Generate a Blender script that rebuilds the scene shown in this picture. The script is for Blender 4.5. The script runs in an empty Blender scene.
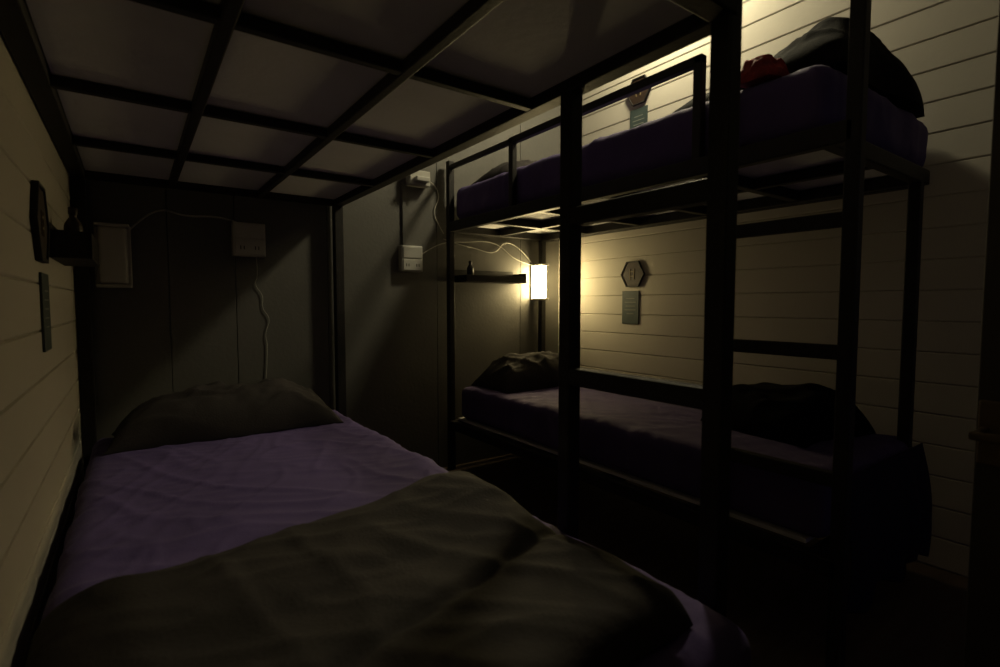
import bpy, bmesh, math
from mathutils import Vector, noise, Matrix

CZ = 0.96   # camera height above floor; all Z below given relative to camera then shifted
scene = bpy.context.scene
try:
    scene.view_settings.view_transform = 'Standard'
except Exception:
    pass

# ------------------------------------------------------------------ materials
def mat(name, col, rough=0.7, var=0.15, nscale=8.0, bump=0.0, bscale=60.0, metallic=0.0, spec=0.4, sheen=0.0, stretch=(1,1,1)):
    m = bpy.data.materials.new(name); m.use_nodes = True
    nt = m.node_tree; b = nt.nodes['Principled BSDF']
    tc = nt.nodes.new('ShaderNodeTexCoord')
    mp = nt.nodes.new('ShaderNodeMapping'); mp.inputs['Scale'].default_value = stretch
    nt.links.new(tc.outputs['Object'], mp.inputs['Vector'])
    n = nt.nodes.new('ShaderNodeTexNoise'); n.inputs['Scale'].default_value = nscale; n.inputs['Detail'].default_value = 5
    nt.links.new(mp.outputs[0], n.inputs['Vector'])
    r = nt.nodes.new('ShaderNodeValToRGB')
    r.color_ramp.elements[0].position = 0.3; r.color_ramp.elements[1].position = 0.7
    r.color_ramp.elements[0].color = (*[c*(1-var) for c in col], 1)
    r.color_ramp.elements[1].color = (*[min(1, c*(1+var)) for c in col], 1)
    nt.links.new(n.outputs['Fac'], r.inputs[0]); nt.links.new(r.outputs[0], b.inputs['Base Color'])
    b.inputs['Roughness'].default_value = rough; b.inputs['Metallic'].default_value = metallic
    b.inputs['Specular IOR Level'].default_value = spec
    if sheen: 
        b.inputs['Sheen Weight'].default_value = sheen
    if bump:
        n2 = nt.nodes.new('ShaderNodeTexNoise'); n2.inputs['Scale'].default_value = bscale; n2.inputs['Detail'].default_value = 6
        nt.links.new(mp.outputs[0], n2.inputs['Vector'])
        bp = nt.nodes.new('ShaderNodeBump'); bp.inputs['Strength'].default_value = bump; bp.inputs['Distance'].default_value = 0.01
        nt.links.new(n2.outputs['Fac'], bp.inputs['Height']); nt.links.new(bp.outputs[0], b.inputs['Normal'])
    return m

def emis(name, col, s):
    m = bpy.data.materials.new(name); m.use_nodes = True
    b = m.node_tree.nodes['Principled BSDF']
    b.inputs['Base Color'].default_value = (0.8, 0.8, 0.75, 1)
    b.inputs['Emission Color'].default_value = (*col, 1); b.inputs['Emission Strength'].default_value = s
    return m

M_plank = mat('painted_planks', (0.48, 0.45, 0.385), 0.7, 0.03, 3, 0.04, 40, spec=0.3)
M_grey = mat('dark_grey_board', (0.110, 0.106, 0.096), 0.45, 0.10, 2.5, 0.10, 60)
M_steel = mat('black_steel', (0.016, 0.014, 0.013), 0.55, 0.2, 20, 0.1, 120, spec=0.3)
M_ply = mat('grey_deck_board', (0.64, 0.64, 0.67), 0.8, 0.07, 4, 0.1, 50)
M_sheet = mat('purple_sheet', (0.080, 0.056, 0.170), 0.8, 0.10, 5, 0.12, 200, sheen=0.03, spec=0.25)
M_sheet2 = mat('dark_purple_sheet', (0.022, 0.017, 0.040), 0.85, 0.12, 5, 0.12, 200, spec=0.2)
M_duvet = mat('black_duvet_cotton', (0.032, 0.0275, 0.027), 0.85, 0.14, 6, 0.15, 160, spec=0.2)
M_pillow = mat('black_pillow_cotton', (0.028, 0.024, 0.024), 0.85, 0.14, 7, 0.15, 160, spec=0.2)
M_black = mat('black_quilt', (0.005, 0.0045, 0.005), 0.9, 0.2, 6, 0.15, 150, spec=0.06)
M_red = mat('red_cloth', (0.25, 0.02, 0.02), 0.8, 0.4, 30, 0.3, 100)
M_floor = mat('brown_vinyl_floor', (0.085, 0.06, 0.045), 0.6, 0.25, 4, 0.1, 40, stretch=(1, 6, 1))
M_ceil = mat('ceiling_paint', (0.25, 0.24, 0.21), 0.9, 0.05, 3)
M_plastic = mat('ivory_plastic', (0.42, 0.41, 0.37), 0.4, 0.04, 10)
M_cable = mat('white_cable_pvc', (0.38, 0.37, 0.33), 0.45, 0.04, 10)
M_dark = mat('dark_plastic', (0.02, 0.02, 0.02), 0.4, 0.1, 10)
M_wood = mat('dark_brown_wood', (0.03, 0.017, 0.011), 0.5, 0.3, 10, 0.1, 60, stretch=(1, 1, 8))
M_teal = mat('teal_placard', (0.045, 0.065, 0.062), 0.5, 0.15, 10)
M_print = mat('pale_print', (0.28, 0.29, 0.25), 0.6, 0.1, 10)
M_emb = mat('dull_gold_emblem', (0.16, 0.12, 0.06), 0.5, 0.1, 10)
M_door = mat('dark_door_paint', (0.045, 0.038, 0.032), 0.5, 0.15, 5)
M_brass = mat('aged_brass_handle', (0.12, 0.085, 0.05), 0.5, 0.2, 10, metallic=0.5)
M_frost = mat('frosted_cover_unlit', (0.45, 0.44, 0.40), 0.4, 0.05, 6)
M_lampA = emis('lit_cover_low', (1.0, 0.78, 0.37), 84)
M_lampC = emis('lit_ceiling_dome', (1.0, 0.88, 0.56), 190)

# ------------------------------------------------------------------ helpers
def link(ob):
    scene.collection.objects.link(ob); return ob

def box(bm, x0, x1, y0, y1, z0, z1, mi=0):
    vs = [bm.verts.new((x, y, z + CZ)) for x in (x0, x1) for y in (y0, y1) for z in (z0, z1)]
    for f in ((0,1,3,2),(4,6,7,5),(0,4,5,1),(2,3,7,6),(0,2,6,4),(1,5,7,3)):
        fc = bm.faces.new([vs[i] for i in f]); fc.material_index = mi
    return vs

def finish(bm, name, mats, bevel=0.0, parent=None, smooth=False, seg=2):
    bmesh.ops.recalc_face_normals(bm, faces=bm.faces)
    me = bpy.data.meshes.new(name); bm.to_mesh(me); bm.free()
    ob = bpy.data.objects.new(name, me); link(ob)
    for m in (mats if isinstance(mats, (list, tuple)) else [mats]): me.materials.append(m)
    if smooth:
        for p in me.polygons: p.use_smooth = True
    if bevel:
        md = ob.modifiers.new('bevel', 'BEVEL'); md.width = bevel; md.segments = seg; md.limit_method = 'ANGLE'
    if parent: ob.parent = parent
    return ob

def empty(name, loc):
    e = bpy.data.objects.new(name, None); e.empty_display_size = 0.1; link(e)
    e.location = loc
    return e

def setparent(ob, e):
    ob.parent = e; ob.matrix_parent_inverse = Matrix.Translation(-Vector(e.location))

def fbm(p, f, s=0.0):
    v = Vector((p.x*f + s, p.y*f - s, p.z*f + 2*s))
    return noise.noise(v) + 0.5*noise.noise(v*2.1) + 0.25*noise.noise(v*4.3)

def ridge(p, fx, fy, ang=0.0, s=0.0):
    c, sn = math.cos(ang), math.sin(ang)
    x = p.x*c + p.y*sn; y = -p.x*sn + p.y*c
    v = Vector((x*fx + s, y*fy + s, p.z*2 + s))
    w = noise.noise(Vector((p.x*2.3+s, p.y*2.3, s)))*0.9
    n = noise.noise(v + Vector((w, w, 0)))
    return (1-min(1, abs(n)*3.2))**2

def lin(a, b, n): return [a + (b-a)*i/n for i in range(n+1)]
def cl(a, b, n, r):
    k = 4
    return [a + r*(1-math.cos(i/k*math.pi/2)) for i in range(k)] + lin(a+r, b-r, n) + [b - r*(1-math.cos(i/k*math.pi/2)) for i in range(k-1, -1, -1)]

def soft_box(name, x0, x1, y0, y1, z0, z1, r, mats, disp=None, res=0.015):
    z0 += CZ; z1 += CZ
    xs = cl(x0, x1, max(4, int((x1-x0)/res)), r); ys = cl(y0, y1, max(4, int((y1-y0)/res)), r); zs = cl(z0, z1, max(2, int((z1-z0-2*r)/res)), r)
    nx, ny, nz = len(xs)-1, len(ys)-1, len(zs)-1
    bm = bmesh.new(); V = {}
    def g(i, j, k):
        if (i, j, k) in V: return V[(i, j, k)]
        p = Vector((xs[i], ys[j], zs[k]))
        c = Vector((min(max(p.x, x0+r), x1-r), min(max(p.y, y0+r), y1-r), min(max(p.z, z0+r), z1-r)))
        d = p-c; n = d.normalized() if d.length > 1e-9 else Vector((0, 0, 1))
        q = c + n*r
        if disp and n.z > -0.5: q = q + n*disp(q, n)
        V[(i, j, k)] = bm.verts.new(q); return V[(i, j, k)]
    for i in range(nx):
        for j in range(ny):
            for k in (0, nz): bm.faces.new((g(i,j,k), g(i+1,j,k), g(i+1,j+1,k), g(i,j+1,k)))
    for i in range(nx):
        for k in range(nz):
            for j in (0, ny): bm.faces.new((g(i,j,k), g(i+1,j,k), g(i+1,j,k+1), g(i,j,k+1)))
    for j in range(ny):
        for k in range(nz):
            for i in (0, nx): bm.faces.new((g(i,j,k), g(i,j+1,k), g(i,j+1,k+1), g(i,j,k+1)))
    return finish(bm, name, mats, smooth=True)

def slab(name, corners, z0, hfun, mats, n=70, m=70, bow=0.0, pinch=0.0, p=6.0, q=2.0, drop=None):
    """cloth / cushion lying on a surface. corners: near-left, near-right, far-right, far-left (xy)."""
    z0 += CZ
    c = [Vector((a, b, 0)) for a, b in corners]
    bm = bmesh.new(); top = {}; bot = {}
    for i in range(n+1):
        s = 0.5-0.5*math.cos(math.pi*i/n)
        for j in range(m+1):
            t = 0.5-0.5*math.cos(math.pi*j/m)
            u, v = 2*s-1, 2*t-1
            su = 0.5 + 0.5*u*(1 - pinch*(1-v*v)); tv = 0.5 + 0.5*v*(1 - pinch*(1-u*u))
            P = (c[0]*(1-su)+c[1]*su)*(1-tv) + (c[3]*(1-su)+c[2]*su)*tv
            if bow:
                P.x += bow*noise.noise(Vector((P.x*3, P.y*3, 3.3)))*abs(u)**3
                P.y += bow*noise.noise(Vector((P.x*3, P.y*3, 7.3)))*abs(v)**3
            e = (max(0, 1-abs(u)**p)*max(0, 1-abs(v)**p))**(1/q)
            h = hfun(P, u, v)*e
            top[i, j] = bm.verts.new((P.x, P.y, z0 + h + 0.001))
            bot[i, j] = top[i, j] if (i in (0, n) or j in (0, m)) else bm.verts.new((P.x, P.y, z0))
    for i in range(n):
        for j in range(m):
            bm.faces.new((top[i,j], top[i+1,j], top[i+1,j+1], top[i,j+1]))
            f = (bot[i,j], bot[i,j+1], bot[i+1,j+1], bot[i+1,j])
            try: bm.faces.new(f)
            except ValueError: pass
    return finish(bm, name, mats, smooth=True)

def cable(name, pts, r=0.0025, m=None):
    cu = bpy.data.curves.new(name, 'CURVE'); cu.dimensions = '3D'; cu.bevel_depth = r; cu.bevel_resolution = 2
    sp = cu.splines.new('NURBS'); sp.points.add(len(pts)-1); sp.order_u = 3; sp.use_endpoint_u = True
    for i, p_ in enumerate(pts): sp.points[i].co = (p_[0], p_[1], p_[2]+CZ, 1)
    ob = bpy.data.objects.new(name, cu); link(ob); cu.materials.append(m or M_cable); return ob

# ------------------------------------------------------------------ room shell
XL, XR, YF, YN = -0.177, 2.35, 2.60, -0.62
ZF, ZT = -CZ, 1.82

def plank_wall(name, xface, sgn, y0, y1):
    bm = bmesh.new()
    ph = 0.112; g = 0.003; d = 0.005
    prof = []
    z = ZF
    while z < ZT-1e-4:
        z2 = min(z+ph, ZT)
        prof += [(d, z), (0.0015, z+g), (0, z+g*2), (0, z2-g), (d, z2-0.0005)]
        z = z2
    a = [bm.verts.new((xface + sgn*px, y0, pz+CZ)) for px, pz in prof]
    b = [bm.verts.new((xface + sgn*px, y1, pz+CZ)) for px, pz in prof]
    for i in range(len(prof)-1): bm.faces.new((a[i], a[i+1], b[i+1], b[i]))
    xa, xb = sorted((xface+sgn*(d+0.0005), xface+sgn*0.10))
    box(bm, xa, xb, y0, y1, ZF, ZT)
    return finish(bm, name, M_plank)
plank_wall('wall_left', XL, -1, YN, YF)
plank_wall('wall_right', XR, 1, YN, YF)

bm = bmesh.new()
seams = [XL-0.1, 0.13, 0.386, 0.80, 1.42, 2.02, XR+0.1]
for i in range(len(seams)-1):
    box(bm, seams[i]+0.0015, seams[i+1]-0.0015, YF, YF+0.02, ZF, ZT)
box(bm, XL-0.1, XR+0.1, YF+0.02, YF+0.12, ZF, ZT)
finish(bm, 'wall_back', M_grey, bevel=0.001)

DX0, DX1 = 1.26, 2.08
bm = bmesh.new()
box(bm, XL-0.1, DX0-0.05, YN-0.1, YN, ZF, ZT)
box(bm, DX1+0.05, XR+0.1, YN-0.1, YN, ZF, ZT)
box(bm, DX0-0.05, DX1+0.05, YN-0.1, YN, 1.12, ZT)
finish(bm, 'wall_front', M_grey)
bm = bmesh.new()
box(bm, DX0-0.05, DX0, YN-0.1, YN+0.012, ZF, 1.12)
box(bm, DX1, DX1+0.05, YN-0.1, YN+0.012, ZF, 1.12)
box(bm, DX0, DX1, YN-0.1, YN+0.012, 1.07, 1.12)
finish(bm, 'trim_1', M_door, bevel=0.003)
bm = bmesh.new(); box(bm, XL-0.1, XR+0.1, YN-0.1, YF+0.1, ZF-0.1, ZF); finish(bm, 'floor', M_floor)
bm = bmesh.new(); box(bm, XL-0.1, XR+0.1, YN-0.1, YF+0.1, ZT, ZT+0.1); finish(bm, 'ceiling', M_ceil)

# open door leaf, with lever handle
e = empty('door_1', (DX0, YN, 0))
bm = bmesh.new()
box(bm, 1.16, 1.20, YN+0.03, 0.230, ZF+0.01, 1.06)
box(bm, 1.154, 1.16, YN+0.13, 0.10, -0.75, -0.25); box(bm, 1.154, 1.16, YN+0.13, 0.10, 0.05, 0.95)
o = finish(bm, 'leaf', M_door, bevel=0.003); setparent(o, e)
bm = bmesh.new()
box(bm, 1.150, 1.16, 0.190, 0.226, -0.27, -0.16)
box(bm, 1.09, 1.15, 0.210, 0.222, -0.216, -0.204)
box(bm, 1.078, 1.091, 0.12, 0.223, -0.217, -0.203)
o = finish(bm, 'lever_handle', M_brass, bevel=0.004); setparent(o, e)
bm = bmesh.new()
for z in (-0.7, 0.0, 0.8): box(bm, 1.20, 1.258, YN+0.013, YN+0.045, z-0.05, z+0.05)
o = finish(bm, 'hinges', M_steel, bevel=0.002); setparent(o, e)

# ------------------------------------------------------------------ left bunk bed
LX = [-0.152, 0.15, 0.485, 0.84]
Y0, Y1 = 0.51, 2.55
T = 0.022
bb = empty('bunk_bed', (0.34, 1.5, 0))
bm = bmesh.new()
for (x, y, zt) in ((LX[0], Y0, 1.05), (LX[0], Y1, 1.05), (0.84, Y1, 1.05)):
    box(bm, x-T, x+T, y-T, y+T, ZF, zt)
box(bm, 0.84-0.019, 0.84+0.019, Y0-0.019, Y0+0.019, ZF, 1.25)
box(bm, 0.84-0.019, 0.84+0.019, 0.89-0.019, 0.89+0.019, ZF, 0.50)
ZU = 0.48
for x in (LX[0], LX[3]): box(bm, x-T, x+T, Y0, Y1, ZU, ZU+0.055)
for x in (LX[1], LX[2]): box(bm, x-0.013, x+0.013, Y0, Y1, ZU, ZU+0.026)
for i in range(5):
    y = Y0 + (Y1-Y0)*i/4
    w = T if i in (0, 4) else 0.013
    box(bm, LX[0], LX[3], y-w, y+w, ZU+0.001, ZU+(0.055 if i in (0, 4) else 0.025))
ZL = -0.72
for x0_, x1_ in ((LX[0]-T, LX[0]+T), (0.775, 0.819)): box(bm, x0_, x1_, Y0, Y1, ZL-0.05, ZL)
for i in range(6):
    y = Y0 + (Y1-Y0)*i/5
    box(bm, LX[0], 0.82, y-T, y+T, ZL-0.049, ZL-0.001)
for z in (0.20, -0.17): box(bm, 0.84-0.018, 0.84+0.018, Y0, 0.89, z-0.02, z+0.02)
for z in (0.80, 1.0): box(bm, 0.825, 0.855, 1.0, Y1, z-0.015, z+0.015)
box(bm, 0.825, 0.855, 0.985, 1.015, ZU+0.05, 1.015)
o = finish(bm, 'steel_frame', M_steel, bevel=0.004); setparent(o, bb)
bm = bmesh.new()
box(bm, LX[0]+T+0.002, LX[3]-T-0.002, Y0+T+0.002, Y1-T-0.002, ZU+0.027, ZU+0.040)
box(bm, LX[0]+0.03, 0.79, Y0+0.03, Y1-0.03, ZL, ZL+0.012)
o = finish(bm, 'deck_boards', M_ply); setparent(o, bb)

# ------------------------------------------------------------------ right bunk bed
RX0, RX1 = 1.48, 2.16
RXB = 2.23
RYL = 0.545
RY0, RY1 = 0.61, 2.55
t = 0.018
bb2 = empty('bunk_bed.001', (1.9, 1.5, 0))
bm = bmesh.new()
for (x, y, zt) in ((RX0, RYL, 1.25), (RX0, RY1, 0.80), (RX1, RY0, 0.41), (RX1, RY1, 0.41)):
    box(bm, x-t, x+t, y-t, y+t, ZF, zt)
box(bm, RX0-t, RX0+t, 0.89-t, 0.89+t, ZF, 1.25)
UZ = 0.405
for x in (RX0, RXB): box(bm, x-t, x+t, RYL if x == RX0 else RY0, RY1, UZ, UZ+0.055)
for i in range(6):
    y = RY0 + (RY1-RY0)*i/5
    box(bm, RX0, RXB, y-0.018, y+0.018, UZ+0.001, UZ+(0.05 if i in (0, 5) else 0.04))
box(bm, 1.81, 1.84, RY0, RY1, UZ+0.002, UZ+0.038)
box(bm, RX1-0.015, RX1+0.015, RY0, RY1, UZ-0.004, UZ+0.038)
for x in (RX0, RX1): box(bm, x-t, x+t, RYL if x == RX0 else RY0, RY1, -0.72, -0.67)
for i in range(6):
    y = RY0 + (RY1-RY0)*i/5
    box(bm, RX0, RX1, y-0.018, y+0.018, -0.719, -0.671)
for z in (0.215, -0.125, -0.46): box(bm, RX0-0.015, RX0+0.015, RYL, 0.89, z-0.019, z+0.019)
gz = 0.765
box(bm, RX0-0.015, RX0+0.015, 0.97, 1.98, gz-0.015, gz+0.015)
for y in (0.985, 1.965): box(bm, RX0-0.015, RX0+0.015, y-0.015, y+0.015, UZ+0.05, gz+0.012)
box(bm, RX0-0.012, RX0+0.012, 1.98, RY1, gz-0.012, gz+0.012)
o = finish(bm, 'steel_frame', M_steel, bevel=0.004); setparent(o, bb2)
bm = bmesh.new()
box(bm, RX0+t+0.002, RXB-t-0.002, RY0+t+0.002, RY1-t-0.002, UZ+0.041, UZ+0.055)
box(bm, RX0+0.03, RX1-0.03, RY0+0.03, RY1-0.03, -0.669, -0.657)
o = finish(bm, 'deck_boards', M_ply); setparent(o, bb2)

# ------------------------------------------------------------------ mattresses
def dL(p, n):
    w = 0.0055*ridge(p, 6, 1.6, 0.6, 1.0) + 0.004*ridge(p, 10, 3, -0.5, 5.0) + 0.005*fbm(p, 2.5, 2.0)
    w += 0.003*ridge(p, 16, 4, 1.2, 9.0)
    return w - 0.002
soft_box('mattress', -0.145, 0.812, 0.40, 2.52, ZL+0.013, -0.515, 0.05, M_sheet, dL, 0.011)
soft_box('mattress.001', RX0+0.025, RX1+0.04, 0.59, 2.50, -0.656, -0.470, 0.04, M_sheet, dL, 0.014)
soft_box('mattress.002', RX0+0.022, 2.335, 0.62, 2.55, UZ+0.061, 0.655, 0.05, M_sheet, dL, 0.014)
soft_box('mattress.003', -0.12, 0.80, 0.55, 2.50, ZU+0.058, 0.70, 0.045, M_sheet, None, 0.05)

# ------------------------------------------------------------------ pillows
def hp(T, s):
    def f(P, u, v):
        return T*(1 + 0.12*fbm(P, 5, s) + 0.13*ridge(P, 9, 4, 0.5+s, s) + 0.05*ridge(P, 20, 8, 1.5+s, s))
    return f
slab('pillow', [(-0.10, 2.17), (0.72, 2.17), (0.74, 2.51), (-0.08, 2.51)], -0.511, hp(0.165, 1.0), M_pillow, 70, 60, pinch=0.05, p=3.2, q=1.7, bow=0.03)
slab('pillow.001', [(1.58, 2.14), (2.18, 2.12), (2.20, 2.49), (1.56, 2.48)], -0.466, hp(0.165, 3.0), M_pillow, 70, 60, pinch=0.05, p=3.2, q=1.7, bow=0.03)
slab('pillow.002', [(1.58, 2.12), (2.18, 2.10), (2.20, 2.49), (1.56, 2.48)], 0.660, hp(0.12, 4.0), M_pillow, 40, 40, pinch=0.06, p=3, q=1.7)

# ------------------------------------------------------------------ duvet in the foreground
def hd(P, u, v):
    h = 0.068 + 0.010*fbm(P, 2.4, 1.5) + 0.007*ridge(P, 4, 1.3, -0.9, 2.0) + 0.005*ridge(P, 8, 3, 0.5, 6.0) + 0.004*ridge(P, 14, 4, 1.1, 3.0)
    dd = (P.y - 0.80) + 0.12*(0.4-P.x)
    h += 0.018/(1+math.exp(-dd*60))
    k = (P.y-0.60) - 0.30*(P.x-0.2); h -= 0.010*math.exp(-(k/0.014)**2)
    h += 0.028*math.exp(-(((P.x-0.60)/0.12)**2 + ((P.y-0.98)/0.14)**2))
    return h
slab('duvet', [(-0.14, 0.40), (0.705, 0.47), (0.70, 1.11), (-0.14, 0.98)], -0.508, hd, M_duvet, 120, 110, bow=0.05, p=14, q=2.2)

def hb(T, s):
    def f(P, u, v):
        return T*(1 + 0.16*fbm(P, 4.5, s) + 0.12*ridge(P, 6, 2, 0.7, s)) * (1 + 0.1*u)
    return f
slab('folded_blanket', [(1.74, 0.76), (2.15, 0.72), (2.18, 1.14), (1.80, 1.18)], -0.466, hb(0.135, 2.0), M_black, 60, 60, bow=0.06, p=5, q=2)

def hq(P, u, v):
    r = 0.09 + 0.17*math.exp(-((u-0.05)/0.8)**2)*math.exp(-((v+0.70)/0.65)**2)
    return r*(1+0.16*fbm(P, 4, 8.0) + 0.14*ridge(P, 6, 2.5, 0.4, 4.0) + 0.05*ridge(P, 14, 6, 1.4, 4.0))
slab('quilt', [(1.60, 0.625), (2.27, 0.62), (2.27, 1.40), (1.62, 1.22)], 0.660, hq, M_black, 90, 90, bow=0.05, p=5, q=2.2)
slab('red_garment', [(1.51, 0.79), (1.585, 0.77), (1.595, 0.88), (1.52, 0.90)], 0.658,
     lambda P, u, v: 0.05*(1+0.6*fbm(P, 18, 1)+0.5*ridge(P, 25, 12, 0.3, 1)), M_red, 36, 36, bow=0.04, p=4, q=2)

# sheet hanging loosely over the foot of the lower right bed
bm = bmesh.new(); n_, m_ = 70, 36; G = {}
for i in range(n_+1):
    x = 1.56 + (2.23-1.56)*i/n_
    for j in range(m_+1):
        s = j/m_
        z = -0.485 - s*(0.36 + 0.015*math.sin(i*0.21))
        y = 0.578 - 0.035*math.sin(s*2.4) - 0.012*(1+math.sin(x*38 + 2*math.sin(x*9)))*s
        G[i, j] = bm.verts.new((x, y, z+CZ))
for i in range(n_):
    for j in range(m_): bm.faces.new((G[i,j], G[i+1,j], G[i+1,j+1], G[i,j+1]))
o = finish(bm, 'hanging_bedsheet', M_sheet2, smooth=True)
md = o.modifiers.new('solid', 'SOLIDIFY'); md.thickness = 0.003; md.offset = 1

# ------------------------------------------------------------------ lamps
def wall_lamp(name, x, z, cover, w=0.048, dep=0.065, hh=0.125):
    e = empty(name, (x, YF, z+CZ))
    bm = bmesh.new(); box(bm, x-w-0.012, x+w+0.012, YF-0.014, YF, z-hh, z+hh)
    o = finish(bm, 'back_plate', M_plastic, bevel=0.004); setparent(o, e)
    bm = bmesh.new(); box(bm, x-w, x+w, YF-dep, YF-0.014, z-hh+0.010, z+hh-0.010)
    o = finish(bm, 'glass_cover', cover, bevel=0.016, seg=4, smooth=True); setparent(o, e)
    bm = bmesh.new()
    for zz in (z-hh, z+hh-0.012): box(bm, x-w-0.008, x+w+0.008, YF-dep-0.009, YF-0.014, zz, zz+0.012)
    o = finish(bm, 'end_caps', M_plastic, bevel=0.003); setparent(o, e)
wall_lamp('wall_lamp', 2.135, 0.14, M_lampA, 0.022, 0.105, 0.115)
wall_lamp('wall_lamp.001', -0.055, 0.19, M_frost)

# round flush ceiling lamp above the right hand bunk (lights the top berth)
CLX, CLY = 2.14, 1.66
e = empty('ceiling_lamp', (CLX, CLY, ZT+CZ))
def lathe(prof, x, y, N=32):
    bm = bmesh.new(); rings = []
    for pr, pz in prof: rings.append([bm.verts.new((x+pr*math.cos(2*math.pi*k/N), y+pr*math.sin(2*math.pi*k/N), pz+CZ)) for k in range(N)])
    for a, b in zip(rings, rings[1:]):
        for k in range(N): bm.faces.new((a[k], a[(k+1) % N], b[(k+1) % N], b[k]))
    bmesh.ops.remove_doubles(bm, verts=bm.verts, dist=1e-5)
    return bm
o = finish(lathe([(0, ZT), (0.115, ZT), (0.12, ZT-0.03), (0.115, ZT-0.044), (0, ZT-0.044)], CLX, CLY), 'base', M_plastic, smooth=True); setparent(o, e)
o = finish(lathe([(0.105*math.cos(a), ZT-0.044-0.085*math.sin(a)) for a in [i*math.pi/16 for i in range(9)]], CLX, CLY), 'glass_dome', M_lampC, smooth=True); setparent(o, e)

# ------------------------------------------------------------------ shelves
bm = bmesh.new()
box(bm, 1.53, 1.96, 2.46, YF-0.001, 0.125, 0.137)
box(bm, 1.53, 1.96, 2.46, 2.466, 0.137, 0.165)
box(bm, 1.53, 1.96, YF-0.007, YF-0.001, 0.137, 0.20)
box(bm, 1.53, 1.536, 2.46, YF-0.001, 0.137, 0.165); box(bm, 1.954, 1.96, 2.46, YF-0.001, 0.137, 0.185)
finish(bm, 'wall_shelf', M_steel, bevel=0.0015)
bm = bmesh.new()
box(bm, XL, -0.085, 1.83, 2.22, 0.125, 0.135)
box(bm, -0.091, -0.085, 1.83, 2.22, 0.135, 0.20)
box(bm, XL, XL+0.006, 1.83, 2.22, 0.135, 0.22)
box(bm, XL, -0.085, 1.83, 1.836, 0.135, 0.20); box(bm, XL, -0.085, 2.214, 2.22, 0.135, 0.20)
finish(bm, 'wall_shelf.001', M_steel, bevel=0.0015)

def bottle(name, x, y, z, r, h, m):
    prof = [(0, 0), (r, 0), (r, h*0.6), (r*0.9, h*0.68), (r*0.42, h*0.8), (r*0.42, h*0.86), (r*0.5, h*0.87), (r*0.5, h), (0, h)]
    return finish(lathe([(a, z+b) for a, b in prof], x, y, 20), name, m, smooth=True)
bottle('small_bottle', 1.60, 2.53, 0.138, 0.02, 0.11, M_dark)
bottle('small_bottle.001', -0.13, 1.93, 0.136, 0.022, 0.14, M_wood)
bottle('small_bottle.002', -0.13, 2.03, 0.136, 0.02, 0.11, M_dark)

# ------------------------------------------------------------------ hexagon plaques + placards
def hexa(name, xw, sgn, y, z, R, face):
    e = empty(name, (xw, y, z+CZ))
    def prism(nm, r, d0, d1, m, hole=None):
        bm = bmesh.new()
        pts = [(r*math.sin(math.pi/3*k+math.pi/6), r*math.cos(math.pi/3*k+math.pi/6)) for k in range(6)]
        def ring(rr, d): return [bm.verts.new((xw+sgn*d, y+a*rr/r, z+b*rr/r+CZ)) for a, b in pts]
        if hole:
            A, B, C, D = ring(r, d0), ring(r, d1), ring(hole, d1), ring(hole, d0)
            for P, Q in ((A, B), (B, C), (C, D), (D, A)):
                for k in range(6): bm.faces.new((P[k], P[(k+1) % 6], Q[(k+1) % 6], Q[k]))
        else:
            A, B = ring(r, d0), ring(r, d1)
            bm.faces.new(A); bm.faces.new(B)
            for k in range(6): bm.faces.new((A[k], A[(k+1) % 6], B[(k+1) % 6], B[k]))
        o = finish(bm, nm, m, bevel=0.001); setparent(o, e)
    prism('rim', R, 0.0005, 0.014, M_steel, hole=R*0.9)
    prism('panel', R*0.9, 0.0005, 0.010, face)
    bm = bmesh.new()
    x0, x1 = sorted((xw+sgn*0.010, xw+sgn*0.0125))
    box(bm, x0, x1, y-0.016, y-0.011, z-0.03, z+0.03); box(bm, x0, x1, y+0.012, y+0.017, z-0.03, z+0.03)
    box(bm, x0, x1, y-0.011, y+0.012, z-0.014, z-0.008); box(bm, x0, x1, y-0.011, y+0.012, z+0.012, z+0.018)
    o = finish(bm, 'emblem', M_emb); setparent(o, e)
def placard(name, xw, sgn, y, z):
    e = empty(name, (xw, y, z+CZ)); bm = bmesh.new()
    x0, x1 = sorted((xw+sgn*0.0005, xw+sgn*0.006)); box(bm, x0, x1, y-0.06, y+0.06, z-0.095, z+0.095)
    o = finish(bm, 'plate', M_teal, bevel=0.001); setparent(o, e)
    bm = bmesh.new(); x0, x1 = sorted((xw+sgn*0.006, xw+sgn*0.0066))
    for k, w in enumerate((0.03, 0.04, 0.035, 0.04, 0.025)): box(bm, x0, x1, y-w, y+w, z+0.05-k*0.022, z+0.053-k*0.022)
    o = finish(bm, 'print', M_print); setparent(o, e)
hexa('hexagon_plaque', XR, -1, 1.965, 0.17, 0.085, M_wood); placard('info_placard', XR, -1, 1.98, -0.02)
hexa('hexagon_plaque.001', XR, -1, 1.94, 1.19, 0.085, M_wood); placard('info_placard.001', XR, -1, 1.94, 1.00)
hexa('hexagon_plaque.002', XL, 1, 1.63, 0.19, 0.105, M_wood); placard('info_placard.002', XL, 1, 1.68, -0.02)

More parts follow.
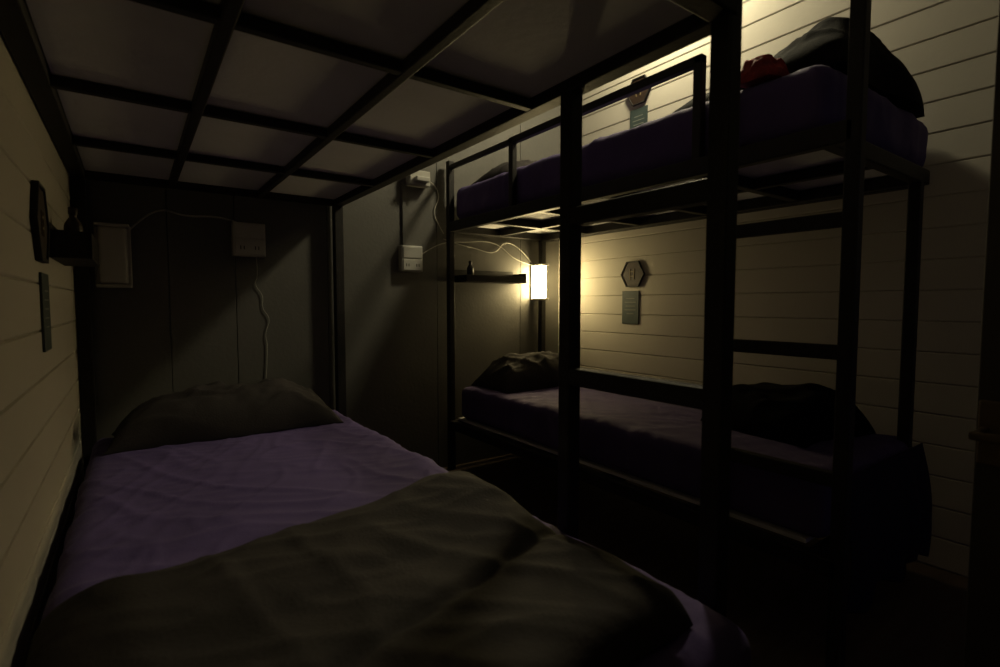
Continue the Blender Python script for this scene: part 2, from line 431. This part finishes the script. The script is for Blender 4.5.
# ------------------------------------------------------------------ sockets
def outlet(name, x, z, w, h):
    e = empty(name, (x, YF, z+CZ))
    bm = bmesh.new(); box(bm, x-w/2, x+w/2, YF-0.045, YF, z-h/2, z+h/2); o = finish(bm, 'housing', M_plastic, bevel=0.004); setparent(o, e)
    bm = bmesh.new(); box(bm, x-w/2+0.008, x+w/2-0.008, YF-0.050, YF-0.045, z+0.004, z+h/2-0.008)
    box(bm, x-w/2+0.008, x+w/2-0.008, YF-0.050, YF-0.045, z-h/2+0.008, z-0.004); o = finish(bm, 'face_plates', M_plastic, bevel=0.0015); setparent(o, e)
    bm = bmesh.new()
    for zz in (z-h/4,):
        for xx in (-0.03, 0.03):
            for q in (-0.007, 0.007): box(bm, x+xx+q-0.002, x+xx+q+0.002, YF-0.0506, YF-0.050, zz-0.008, zz+0.008)
    o = finish(bm, 'slots', M_dark); setparent(o, e)
outlet('power_outlet', 0.44, 0.29, 0.135, 0.15)
outlet('power_outlet.001', 1.245, 0.245, 0.125, 0.14)
bm = bmesh.new(); box(bm, 1.205, 1.225, YF-0.014, YF, 0.318, 0.66); finish(bm, 'cable_trunking', M_grey, bevel=0.001)
bm = bmesh.new(); box(bm, 1.23, 1.35, YF-0.06, YF, 0.64, 0.72); box(bm, 1.25, 1.33, YF-0.10, YF-0.06, 0.655, 0.68)
finish(bm, 'junction_box', M_plastic, bevel=0.004)

yc = YF-0.006
cable('power_cable', [(0.0, yc, 0.30), (0.05, yc, 0.36), (0.12, yc, 0.40), (0.2, yc-0.02, 0.37), (0.30, yc-0.01, 0.385), (0.40, yc, 0.37), (0.41, YF-0.02, 0.355)], 0.004)
cable('power_cable.001', [(0.47, YF-0.02, 0.22), (0.48, yc, 0.13), (0.46, yc, 0.09), (0.50, yc, 0.04), (0.49, yc, -0.02), (0.53, yc, -0.07), (0.50, yc, -0.14), (0.515, yc, -0.20), (0.50, yc, -0.36)], 0.0016)
cable('power_cable.002', [(2.12, yc, 0.25), (2.05, yc, 0.33), (1.90, yc, 0.40), (1.82, yc, 0.30), (1.68, yc, 0.33), (1.56, yc-0.02, 0.34), (1.46, yc, 0.37)], 0.003)
cable('power_cable.003', [(2.11, yc, 0.25), (1.98, yc, 0.27), (1.86, yc, 0.36), (1.75, yc, 0.38), (1.60, yc-0.01, 0.36), (1.42, yc, 0.35), (1.30, yc, 0.26)], 0.0025)
cable('power_cable.004', [(1.34, YF-0.03, 0.68), (1.40, yc, 0.68), (1.44, yc, 0.60), (1.39, yc, 0.52), (1.43, yc, 0.44), (1.46, yc, 0.40)], 0.003)

# ------------------------------------------------------------------ world + camera
w = bpy.data.worlds.new('World'); scene.world = w; w.use_nodes = True
w.node_tree.nodes['Background'].inputs[0].default_value = (0.35, 0.30, 0.6, 1)
w.node_tree.nodes['Background'].inputs[1].default_value = 0.06

cam = bpy.data.cameras.new('camera'); co = bpy.data.objects.new('camera', cam); link(co)
cam.sensor_width = 36; cam.lens = 18.47; cam.clip_start = 0.02
cam.dof.use_dof = True; cam.dof.focus_distance = 2.6; cam.dof.aperture_fstop = 4.0
co.location = (0, 0, CZ)
yaw = math.radians(35.6); pitch = math.radians(3.3)
co.rotation_euler = (math.pi/2 - pitch, 0, -yaw)
scene.camera = co
